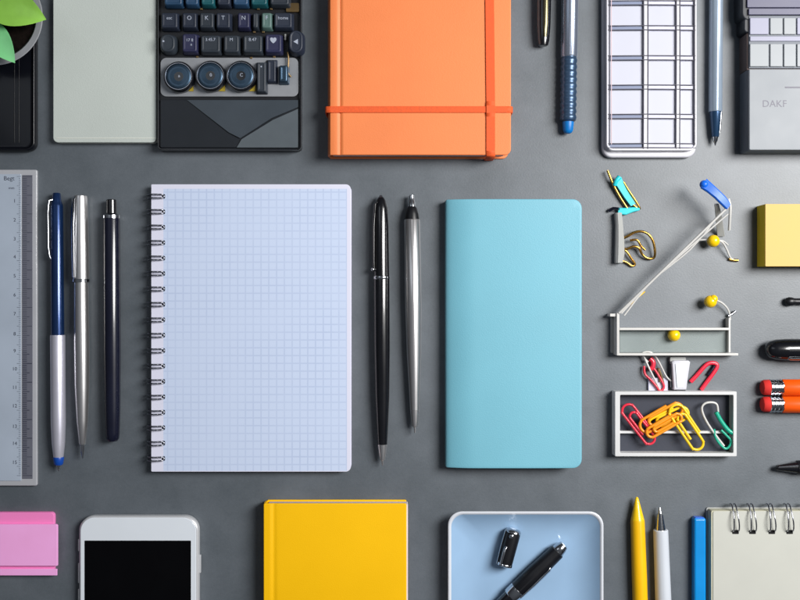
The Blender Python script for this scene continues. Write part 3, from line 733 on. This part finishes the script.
# silver click pen
t_, pa, d_ = pen('mechanical_pencil', 'silver click pen with a black collar left of the turquoise notebook', 'pen', (411.6, 195), (415, 433), 8, [
    ('push_button', 'chrome', [(0, 2.0), (0.6, 2.8), (6, 2.9), (7, 3.5), (15, 3.6)]),
    ('collar', 'black_satin', [(11.5, 3.6), (13, 4.9), (19, 6.6), (24.5, 7.4)]),
    ('barrel', 'brushed_steel', [(24.5, 7.4), (25, 7.8), (110, 8.1), (160, 7.0), (200, 5.2), (215, 4.6)]),
    ('nose', 'brushed_steel', [(215, 4.1), (215.5, 4.5), (226, 3.7), (231, 2.9), (232, 1.4), (238, 0.8)])])
# top edge pens
t_, pa, d_ = pen('pen', 'short visible end of a dark olive and black pen at the top edge', 'pen', (543.2, 46), (544.6, -90), 8.2, [
    ('cap', 'black_gloss', [(0, 3.6), (0.7, 4.8), (6, 6.0), (20, 7.0), (60, 7.6), (136, 7.2)])])
clip(t_, pa, d_, [(8, 6.6, 1.6), (20, 8.0, 2.4), (50, 8.4, 2.4)], -8, 'olive_sheen')  # olive sheen on the cap put into the clip's colour
prof = [(11.5, 5.8), (13, 7.4)]
yv = 13.0
while yv < 76: prof += [(yv, 7.6), (yv+2.0, 8.3), (yv+3.6, 8.3), (yv+5.4, 7.6)]; yv += 6.3
t_, pa, d_ = pen('ballpoint_pen', 'silver-blue pen with a ribbed blue grip and a bright blue cap end', 'pen', (568, 133.5), (571.2, -110), 8.6, [
    ('tip_plug', 'tip_blue', [(0, 2.2), (0.8, 3.8), (3, 5.0), (11, 5.7), (12, 5.6)]),
    ('grip', 'blue_grip', prof),
    ('barrel', 'blue_grey_metal', [(76, 7.7), (77.2, 8.3), (150, 8.4), (243, 8)])], sharp=70)
t_, pa, d_ = pen('ballpoint_pen', 'slim grey-blue pen with a dark blue cone and silver point by the calculator', 'pen', (715.2, 145.5), (716.8, -110), 7, [
    ('point', 'chrome', [(0, 0.5), (3, 1.2), (4, 2.1), (9, 3.0)]),
    ('cone', 'cone_blue', [(8.5, 3.2), (9, 3.6), (33, 5.8), (34, 6)]),
    ('barrel', 'grey_pen', [(33.6, 6.1), (34.2, 6.6), (180, 6.7), (255, 6.4)])])
clip(t_, pa, d_, [(12, 4.4, 0.9), (20, 5.2, 1.2), (33, 6.1, 1.3)], -52, 'chrome', name='cone_highlight')  # chrome strip modelled in place of the highlight on the cone
# right edge
t_, pa, d_ = pen('pen', 'thick glossy black pen end with a silver clip at the right edge', 'pen', (765.5, 349.5), (900, 349.5), 11, [
    ('cap', 'black_gloss', [(0, 3.0), (1.2, 5.6), (4, 8.0), (10, 9.9), (20, 10.7), (90, 11), (134, 11)])])
clip(t_, pa, d_, [(19, 9.4, 1.2), (22, 11.8, 1.9), (70, 12.0, 1.9)], -52, 'chrome')
t_, pa, d_ = pen('pen', 'thin black stylus end above the thick black pen', 'pen', (785, 301.5), (900, 302), 4.6, [
    ('barrel', 'black_satin', [(0, 1.8), (1.2, 3.5), (4, 4.4), (7, 4.2), (9, 3.4), (11, 3.3), (115, 3.6)])])
t_, pa, d_ = pen('pen', 'black pen with tapering nose below the orange pencils', 'pen', (776, 467.8), (900, 465), 7.6, [
    ('nose', 'black_gloss', [(0, 1.6), (0.8, 2.6), (10, 4.2), (20, 5.9)]),
    ('barrel', 'black_satin', [(20, 6.2), (21, 6.9), (124, 7.4)])])
clip(t_, pa, d_, [(2, 2.7, 0.7), (12, 4.7, 0.8), (20, 6.2, 0.8)], 25, 'chrome', name='nose_highlight', thick=0.5)  # thin chrome strip stands in for the highlight along the nose
for py, lab in ((387.4, 'upper orange pencil with a worn red eraser of the touching pair'), (404.3, 'lower orange pencil with a red eraser, touching the one above')):
    pen('pencil', lab, 'pencil', (761.4, py), (950, py), 8.0, [
        ('eraser', 'eraser_red', [(0, 4.8), (0.9, 6.6), (2.5, 7.5), (8, 7.7), (9, 7.5)]),
        ('ferrule', 'chrome', [(7.6, 7.7), (8, 8.2), (9.5, 8.2), (10, 7.6), (11, 7.6), (11.5, 8.2), (13, 8.2), (13.5, 7.6), (15, 7.6), (15.5, 8.2), (17, 8.2), (17.5, 7.6), (18.6, 7.6), (19, 8.2), (20.3, 8.1), (20.6, 7.4)]),
        ('hex_barrel', 'pencil_orange', [(19.6, 8.9), (20.2, 9.25), (188, 9.25)])], group='orange pencils at the right edge', sharp=30)
# bottom right pens
t_, pa, d_ = pen('crayon', 'bright yellow pointed crayon beside the white pen', 'crayon', (636.8, 497), (643, 690), 7.4, [
    ('point', 'yellow_head', [(0, 0.7), (1, 1.5), (12, 4.2), (22.5, 6.6)]),
    ('barrel', 'yellow_plastic', [(22.5, 6.6), (24, 6.9), (80, 7.4), (193, 7.4)])])
t_, pa, d_ = pen('ballpoint_pen', 'white pen with a silver cone pointing up beside the yellow crayon', 'pen', (659.8, 507), (667, 700), 7.8, [
    ('point', 'chrome', [(0, 0.5), (1, 1.0), (6, 1.9), (7, 2.5)]),
    ('cone', 'chrome', [(6.6, 2.4), (7, 2.9), (22, 4.9), (23, 5)]),
    ('barrel', 'pen_white', [(22.6, 6.6), (23.4, 7.3), (90, 7.8), (193, 7.6)])])
t = thing('marker', 'flat-ended bright blue stick against the cream notepad', 'marker', 700, 600)
xa, yb = W(694.3, 518.5, 11); q = MB(); q.slab(xa, yb-190, xa+11.8, yb, 0, 11, rad=1.8, bev=2.0); q.build('barrel', 'blue_plastic', t)
q = MB(); q.slab(xa+1.2, yb-3, xa+10.6, yb+0.6, 1.2, 9.8, rad=0.8, bev=0.6); q.build('end_plug', 'bright_blue', t)

# ================================================================ phone
t = thing('smartphone', 'white smartphone with a blank black screen', 'phone', 138, 640)
zt = 10; xa, yb = W(78.5, 516, zt); xb, _ = W(198.5, 0, zt); ya = yb-242
MB().slab(xa, ya, xb, yb, 0, zt-0.2, rad=15, bev=2.6, n=10, seg=5).build('shell', 'phone_shell', t)
MB().slab(xa+1.9, ya+2, xb-2.4, yb-1.6, zt-0.9, zt+0.2, rad=13.5, bev=0.5, n=10).build('front_glass', 'phone_face', t)
MB().slab(W(84.5, 0, zt)[0], ya+28, W(191, 0, zt)[0], W(0, 540.5, zt)[1], zt, zt+0.32, rad=0.6, bev=0.12).build('screen', 'phone_glass', t)
for a, b_ in ((540, 552), (564, 584), (590, 612)):
    MB().slab(xa-1.5, W(0, b_, zt)[1], xa+2, W(0, a, zt)[1], 3, 7, rad=0.5, bev=0.5).build('side_button', 'phone_shell', t)
MB().slab(xb-2, W(0, 574, zt)[1], xb+1.5, W(0, 556, zt)[1], 3, 7, rad=0.5, bev=0.5).build('power_button', 'phone_shell', t)

# ================================================================ plate, pen and pen cap
t = thing('plate', 'square pale blue ceramic dish with a white rim and sloping sides', 'dish', 526, 588)
zr = 17; xa, yb = W(448, 511.5, zr); xb, _ = W(603.5, 0, zr); ya = yb-156
def pr(i, z, r): return [(x, y, z) for x, y in ring_rr(xa+i, ya+i, xb-i, yb-i, r, 10)]
q = MB(); vs = q.loft([pr(16, 0.0, 8), pr(14, 1.4, 9), pr(4, 11, 13), pr(0.6, 15.6, 14), pr(0, 16.6, 14), pr(0.5, 17.2, 14), pr(1.4, 17.3, 13.5), pr(2.6, 16.7, 12.5), pr(3.4, 15.6, 12)], True, False)
q.build('rim', 'plate_white', t, sharp=70)
q = MB(); q.loft([*[pr(3.3+34.7*u, 4.0+11.75*(1-u)**2.6, 12-3*u) for u in [i/16 for i in range(17)]]], False, True)
q.build('glazed_inside', 'plate_blue', t, sharp=70)
PZ = 4.1
t_, pa, d_ = pen('fountain_pen', 'black pen with silver ends lying diagonally in the blue dish', 'pen', (564.5, 544.5), (480, 626), PZ+8.4, [
    ('end_cap', 'chrome', [(0, 3.0), (0.8, 4.6), (4, 5.8), (9, 6.6), (10, 6.2)]),
    ('cap', 'black_satin', [(9.5, 6.8), (10.2, 7.6), (40, 8.4), (64, 8.4), (65, 7.9)]),
    ('ring', 'chrome', [(64.6, 8.1), (65, 8.6), (74, 8.5), (75, 7.7)]),
    ('barrel', 'black_gloss', [(74.6, 7.4), (90, 7.0), (104, 5.8), (117, 4.8)])])
clip(t_, pa, d_, [(26, 8.2, 1.3), (28, 9.4, 1.6), (50, 9.7, 1.5), (68, 9.0, 1.2)], 40, 'chrome')
MB().lathe(Vector(P3(558.4, 550.4, PZ+7.6))+Vector((2.0, 0.6, 5.6)), (0, 0, 1), [(0, 1.8), (0.8, 1.9), (1.2, 1.3)]).build('end_dot', 'black_satin', t_)
t_, pa, d_ = pen('pen_cap', 'loose short black pen cap with silver trim in the blue dish', 'pen cap', (514.2, 528.6), (504.0, 566.6), PZ+8.0, [
    ('cap', 'black_satin', [(1.2, 5.6), (2, 7.2), (8, 7.6), (36, 7.4)]),
    ('end_ring', 'chrome', [(0, 4.0), (0.6, 6.0), (2, 7.4), (3.4, 7.9), (4, 7.6)]),
    ('mouth_ring', 'chrome', [(35.6, 7.6), (36, 7.9), (38, 7.9), (38.6, 6.5), (39.2, 4.4)])])
clip(t_, pa, d_, [(18, 7.7, 1.0), (20, 9.1, 1.3), (34, 9.1, 1.2), (37, 8.3, 1.2)], -32, 'chrome')
clip(t_, pa, d_, [(2, 7.1, 1.2), (4, 8.2, 1.2), (20, 8.6, 1.0), (38, 8.1, 1.2)], -80, 'chrome', name='side_rail')
p, _s = on_pen(pa, d_, t_['k'], 7, 6.9, -12); MB().ball(tuple(p), 2.5, sz=0.5).build('end_stud', 'chrome', t_)

# ================================================================ clip box
t = thing('clip_box', 'shallow white box with a dark floor holding loose paper clips', 'box', 676, 424)
zt = 15
xa, ya = W(615, 456.5, zt); xb, yb = W(736.8, 391.5, zt)
def br(i, z, dx=0): return [(x, y, z) for x, y in ring_rr(xa+i+dx, ya+i, xb-i, yb-i, 1.0, 3)]
q = MB(); q.loft([br(0.4, 0), br(0, 0.5), br(0, zt-0.4), br(0.4, zt), br(3.0, zt, 1.6), br(3.4, zt-0.4, 1.6), br(3.4, 1.5, 1.6)], True, False)
q.build('frame', 'box_white', t)
MB().slab(xa+4.6, ya+3, xb-3, yb-3, 1.2, 2.2, rad=0.5, bev=0.1).build('floor', 'box_floor', t)
dy = W(0, 432.3, 9)[1]
MB().slab(xa+4.8, dy-1.2, xb-3.2, dy+1.2, 2.1, 9, rad=0.3, bev=0.4).build('divider', 'box_white', t)

def clip_path(L, w, inner=0.72):
    """flat paper clip wire, lying along +x, centred"""
    h = w/2; pts = []
    def arc(cx, cy, r, a0, a1, n=7): return [(cx+r*math.cos(math.radians(a0+(a1-a0)*i/n)), cy+r*math.sin(math.radians(a0+(a1-a0)*i/n))) for i in range(n+1)]
    r1, r2, r3 = h, h*0.86, h*0.62
    pts += [(L*0.22, h)]
    pts += [(-L/2+r1, h)][:0]
    pts += arc(-L/2+r1, 0, r1, 90, 270)
    pts += arc(L/2-r2, -h+r2, r2, -90, 90)
    pts += arc(-L/2+r1+L*0.16, -h+2*r2-r3, r3, 90, 270)
    pts += [(L*0.24, -h+2*r2-2*r3)]
    return pts
def paper_clip(label, px, py, z, L, w, ang, m, r=1.25, lift=0.0, group=None, shape=None, name='paper_clip'):
    o = thing(name, label, 'paper clip', px, py, group); cx, cy = W(px, py, z)
    a = math.radians(ang); pts = []
    for x, y in (shape or clip_path(L, w)):
        pts.append((cx+x*math.cos(a)-y*math.sin(a), cy+x*math.sin(a)+y*math.cos(a), z+lift*x/L))
    q = MB(); q.tube(pts, r, seg=10, smooth=2); q.build('wire', m, o, sharp=80); return o
G = 'paper clips in the white box'
paper_clip('red paper clip at the left end of the white box', 639, 424, 11.5, 46, 13, -52, 'red_plastic', group=G)
paper_clip('orange-yellow paper clip crossing the middle of the heap in the white box', 661, 417, 12.6, 46, 14, 30, 'orange_wire', r=1.5, group=G)
paper_clip('broad yellow paper clip at the bottom of the heap, pointing up right', 668, 419, 10.4, 42, 15, 26, 'yellow_wire', r=1.5, group=G)
paper_clip('amber paper clip on top of the yellow heap, sloping up right', 664, 425, 15.0, 38, 10, 30, 'orange_wire', r=1.5, group=G)
paper_clip('long yellow paper clip sloping down right over the divider of the white box', 687, 427, 13.6, 50, 15, -56, 'yellow_wire', r=1.4, group=G)
# two-tone clip at the right end
o = thing('paper_clip', 'two-tone white and green paper clip at the right end of the white box', 'paper clip', 717, 425, G)
z = 11
MB().tube([P3(*p, z) for p in ((724, 446), (717, 437), (708, 424), (703, 414), (702, 407), (706, 403), (713, 402.5), (717, 405), (718, 412))], 1.15, seg=10).build('white_wire', 'white_wire', o, sharp=80)
MB().tube([P3(*p, z+1.0) for p in ((716, 412), (721, 421), (728, 430), (733.5, 433.5))], 2.2, seg=10).build('green_sleeve', 'green_wire', o, sharp=80)
MB().tube([P3(*p, z) for p in ((714, 429), (715, 436), (719, 443), (725, 448.5), (729, 446.5), (731, 441), (727, 436), (721, 430))], 1.25, seg=10).build('green_wire', 'green_wire', o, sharp=80)

# clips lying above the box
o = thing('paper_clip', 'red and white paper clips bunched on a pale card above the white box', 'paper clip', 654, 372)
MB().pslab(648.5, 378, 668, 391, 0, 3.4, zref=3.4, rad=1, bev=0.4).build('card', 'white_lavender', o)
MB().tube([P3(*p) for p in ((648, 362, 5), (643, 356, 6), (643, 352.6, 6.5), (650, 352, 7), (655, 356, 6.5), (660, 364, 6), (666, 376, 5.5), (671, 381, 5))], 0.9, seg=8).build('white_wire', 'white_wire', o, sharp=80)
MB().tube([P3(*p) for p in ((644, 357, 6), (650, 370, 6.5), (656, 382, 6.5), (660, 389.5, 6))], 1.0, seg=8).build('white_wire', 'white_wire', o, sharp=80)
MB().tube([P3(*p) for p in ((650, 358.5, 4.6), (653, 362, 4.8), (652.5, 367, 4.8), (650.5, 369, 4.6))], 2.5, seg=12).build('red_bead', 'red_plastic', o, sharp=80)
MB().tube([P3(*p) for p in ((644, 366, 4.4), (645, 374, 5), (651, 380, 5.6), (657, 387, 5.8), (660, 391, 5.6), (664, 386, 5.4), (657, 373, 5), (652, 366, 4.8))], 1.2, seg=8).build('red_wire', 'red_plastic', o, sharp=80)
MB().tube([P3(*p) for p in ((664, 386, 4.6), (661, 375, 4.8), (658, 368, 4.4), (660, 382, 4.4))], 1.2, seg=8).build('brown_wire', 'brass_dim', o, sharp=80)
o = thing('bulldog_clip', 'white bulldog clip with tapered body above the box', 'clip', 681, 376)
def trap(i, z):
    pts = [W(672+i, 362+i, 10), W(675-1+i*0.6, 390-i, 10), W(686.5-i*0.6, 390-i, 10), W(690.5-i, 362+i, 10), W(688.5-i, 360.5+i, 10), W(674+i, 360.5+i, 10)]
    return [(x, y, z) for x, y in pts]
q = MB(); q.loft([trap(0.6, 0), trap(0, 0.8), trap(0, 8.6), trap(0.5, 9.6), trap(1.4, 10)]); q.build('body', 'white_plastic', o, sharp=30)
q = MB(); q.loft([[(x, y, z) for x, y in (W(675.5, 364, 11), W(677.2, 387.5, 11), W(684, 387.5, 11), W(687.4, 364, 11))] for z in (9.9, 10.7)]); q.build('raised_panel', 'phone_face', o)
MB().pslab(676, 388.6, 685.5, 391, 0, 8, zref=8, rad=0.5, bev=0.3).build('jaw', 'black_satin', o)
MB().pslab(669.8, 364, 672.6, 388, 0, 5.5, zref=5.5, rad=1, bev=0.5).build('hinge', 'dark_steel', o)
MB().pslab(670, 357, 686, 362, 0, 6, zref=6, rad=1.2, bev=0.5).build('tail', 'light_grey', o)
o = thing('paper_clip', 'large flat red paper clip right of the bulldog clip', 'paper clip', 705, 377)
MB().tube([P3(*p) for p in ((690.5, 382, 2.6), (697, 375, 2.8), (705, 366, 3.0), (710, 363, 3.0), (715.5, 363.5, 3.0), (717, 367, 3.0), (712, 375, 3.0), (706, 383, 2.8), (701, 390, 2.6))], 2.1, seg=12, flat=0.75).build('outer_wire', 'red_plastic', o, sharp=80)
MB().tube([P3(*p) for p in ((714.5, 366, 2.8), (711, 371, 3.0), (708, 375, 2.8))], 1.5, seg=10).build('purple_end', 'navy_gloss', o, sharp=80)

# ================================================================ white wire stand
t = thing('wire_stand', 'white wire stand with clear panel and long diagonal arm ending in a blue tab', 'stand', 674, 320)
q = MB()
zf = 16
def bar(px0, py0, px1, py1, z0_, z1_, w=1.0, m='white_wire', nm='frame_bar'):
    q = MB(); q.pslab(px0, py0, px1, py1, z0_, z1_, zref=z1_, rad=0.5, bev=0.35); return q.build(nm, m, t)
bar(616.8, 313, 619.4, 355.5, 0, zf)
bar(617.2, 353.2, 738.4, 355.6, 0, zf-0.6)
bar(619.6, 327.8, 730, 330.2, 0, zf-0.3)
bar(610, 313.6, 618, 316.6, 0, zf-2)
bar(728.6, 318, 730.6, 352.4, 0, 10, nm='side_post')
q = MB(); x, y = W(620, 352.4, 6); x2, y2 = W(728.5, 330.4, 6); q.slab(x, y, x2, y2, 3.5, 5, rad=0.5, bev=0.3); q.build('clear_panel', 'clear_panel', t)
ft = MB(); ft.pslab(611, 317.5, 616.6, 353, 0, 2.5, zref=2.5, rad=0.6, bev=0.3); ft.build('side_flange', 'light_grey', t)
# arm of three wires, rising to the blue tab
za, zb_ = 16, 34
for dx0, dy0, dx1, dy1, dz in ((0, 0, 0, 0, 0), (2.4, 0.4, 0.0, 7.0, -1.5), (5.2, 2.4, -4.0, 14.0, -3.0)):
    q = MB(); q.tube([P3(619+dx0, 313+dy0, za), P3(652, 281, 22+dz), P3(690, 244+dy1*0.4, 28+dz), P3(728+dx1-(10 if dz < -2 else 0), 207+dy1, zb_+dz)], 1.25 if dz == 0 else 0.9, seg=8); q.build('arm_wire', 'white_wire', t, sharp=80)
MB().tube([P3(628, 306.5, 16), P3(636, 299.4, 17), P3(645, 291.5, 18)], 0.55, seg=8).build('yellow_wire', 'yellow_wire', t, sharp=80)
MB().tube([P3(728.5, 199, zb_), P3(730.2, 206, zb_), P3(730, 215, zb_-2), P3(729.2, 230, zb_-10)], 1.4, seg=8).build('hook', 'white_wire', t, sharp=80)
tb = MB(); tb.strip([P3(703.5, 183.5, zb_), P3(709.5, 188, zb_+1), P3(717, 194.5, zb_+2), P3(723, 200.5, zb_+1.5), P3(728, 206.5, zb_)], (0.55, 0.83, 0), [5.2, 4.6, 4.2, 4.2, 3.4], 4.5)
tb.build('blue_tab', 'bright_blue', t)
MB().ball(P3(704, 184.5, zb_), 4.2).build('tab_end', 'bright_blue', t)
sup = MB(); sup.strip([P3(716.5, 204, zb_-3), P3(718.5, 214, 20), P3(721, 236, 2)], (1, 0, 0), [2.2, 3.2, 3.8], 1.2); sup.build('support_leg', 'light_grey', t)
# round-headed pins
def pin(label, c, z, wire, r=6.2, standing=False):
    o = thing('map_pin', label, 'pin', c[0], c[1], 'yellow ball-headed pins')
    MB().ball(P3(c[0], c[1], z), r).build('pin_head', 'yellow_head', o)
    if wire: 
        MB().tube([P3(*p) for p in wire], 1.0, seg=8).build('shank', 'white_wire', o, sharp=80)
    return o
o = pin('yellow ball-headed pin with a bent white shank under the blue tab', (713.3, 241), 12, [(700, 240, 9), (708, 239.6, 11), (716, 240, 12), (722, 242, 11), (726, 248, 8), (730, 257, 4), (733, 259.5, 2)])
MB().tube([P3(729, 259, 2.2), P3(733, 260, 1.8), P3(738, 260.4, 1.6)], 1.5, seg=8).build('shank_end', 'gold_wire', o, sharp=80)
MB().tube([P3(716, 240, 12), P3(723, 241, 10), P3(728, 245, 7)], 0.8, seg=8).build('second_shank', 'white_wire', o, sharp=80)
o = pin('yellow ball-headed pin with a bent white shank just above the clear panel', (710.5, 301.5), 12, [(716, 300, 11), (722, 303, 9), (727, 308, 7), (729.5, 314, 4), (730, 320, 2)])
MB().ball(P3(713.5, 299, 14), 4.2).build('head_crown', 'yellow_head', o)
MB().tube([P3(728, 316, 4), P3(732, 314, 3.4), P3(735.5, 311, 3)], 1.2, seg=8).build('shank_end', 'wire_steel', o, sharp=80)
o = pin('yellow ball pin standing in the middle of the clear panel', (674, 335.2), 9.5, None)
MB().lathe(P3(674, 335.2, 0), (0, 0, 1), [(0, 0.5), (6, 0.8)], seg=10).build('shank', 'white_wire', o)

# ================================================================ gold and cyan clip, grey strip clip
o = thing('wire_clip', 'small gold wire clip wrapped with cyan tape', 'clip', 625, 195)
MB().tube([P3(*p) for p in ((607.5, 170.5, 6), (610.5, 178, 6), (614, 186, 5), (620, 197, 4), (627, 208, 3))], 1.2, seg=8).build('gold_wire', 'gold_wire', o, sharp=80)
MB().tube([P3(*p) for p in ((623.5, 182, 7), (629, 191, 7), (635, 200, 6), (640, 209, 4), (634, 205.5, 4), (631, 202, 4))], 1.15, seg=8).build('gold_wire', 'gold_wire', o, sharp=80)
MB().strip([P3(617.5, 179, 7.5), P3(621, 186, 7), P3(627, 196, 6), P3(633, 205, 5)], (0.86, 0.5, 0), [4.2, 3.6, 3.2, 2.6], 1.4).build('cyan_tape', 'cyan_plastic', o)
MB().tube([P3(614.6, 185.5, 6.4), P3(616.5, 180.5, 7.6), P3(619.5, 177.2, 7.2)], (2.0, 2.6), seg=12).build('cyan_tape', 'cyan_plastic', o, sharp=80)
MB().strip([P3(618, 211, 4), P3(626, 211.4, 4), P3(633, 209.6, 4), P3(639.5, 209, 4)], (0, 1, 0.1), [3.2, 3.4, 2.4, 1.4], 3).build('cyan_foot', 'cyan_plastic', o)
o = thing('strip_clip', 'pale grey upright strip with a looped gold wire at its foot', 'clip', 630, 240)
MB().strip([P3(618, 213, 5), P3(619, 225, 5), P3(619.5, 240, 5), P3(619.5, 254, 5), P3(618.5, 263, 5)], (1, 0, 0), [3.0, 3.2, 4.0, 4.4, 3.4], 10).build('strip', 'light_grey', o)
MB().tube([P3(609, 211, 3), P3(613, 208.5, 5), P3(619, 209, 9)], 1.6, seg=8).build('dark_hook', 'navy_gloss', o, sharp=80)
MB().tube([P3(*p) for p in ((622, 239, 5), (628, 236, 7), (634, 232.5, 8), (641, 231.4, 9), (648, 234, 9), (653, 241, 8), (655, 252, 6), (653.5, 258, 4), (647, 258, 4), (642, 254, 5), (639, 248, 7), (633, 246.5, 7), (627, 249, 6), (621, 248, 5))], 1.3, seg=8).build('gold_loop', 'gold_wire', o, sharp=80)
MB().tube([P3(*p) for p in ((622, 248, 5), (627, 252, 5), (631, 258, 4), (635, 264, 2.4), (632, 266, 2.2), (626, 262, 3), (621, 261, 4))], 1.2, seg=8).build('gold_loop', 'gold_wire', o, sharp=80)
MB().tube([P3(630, 240.5, 7), P3(637, 240, 8), P3(641, 246, 7), P3(645, 250, 6)], 1.2, seg=8).build('gold_loop', 'gold_wire', o, sharp=80)

for o in list(bpy.data.objects):
    for k in ('ox', 'oy', 'k'):
        if k in o: del o[k]
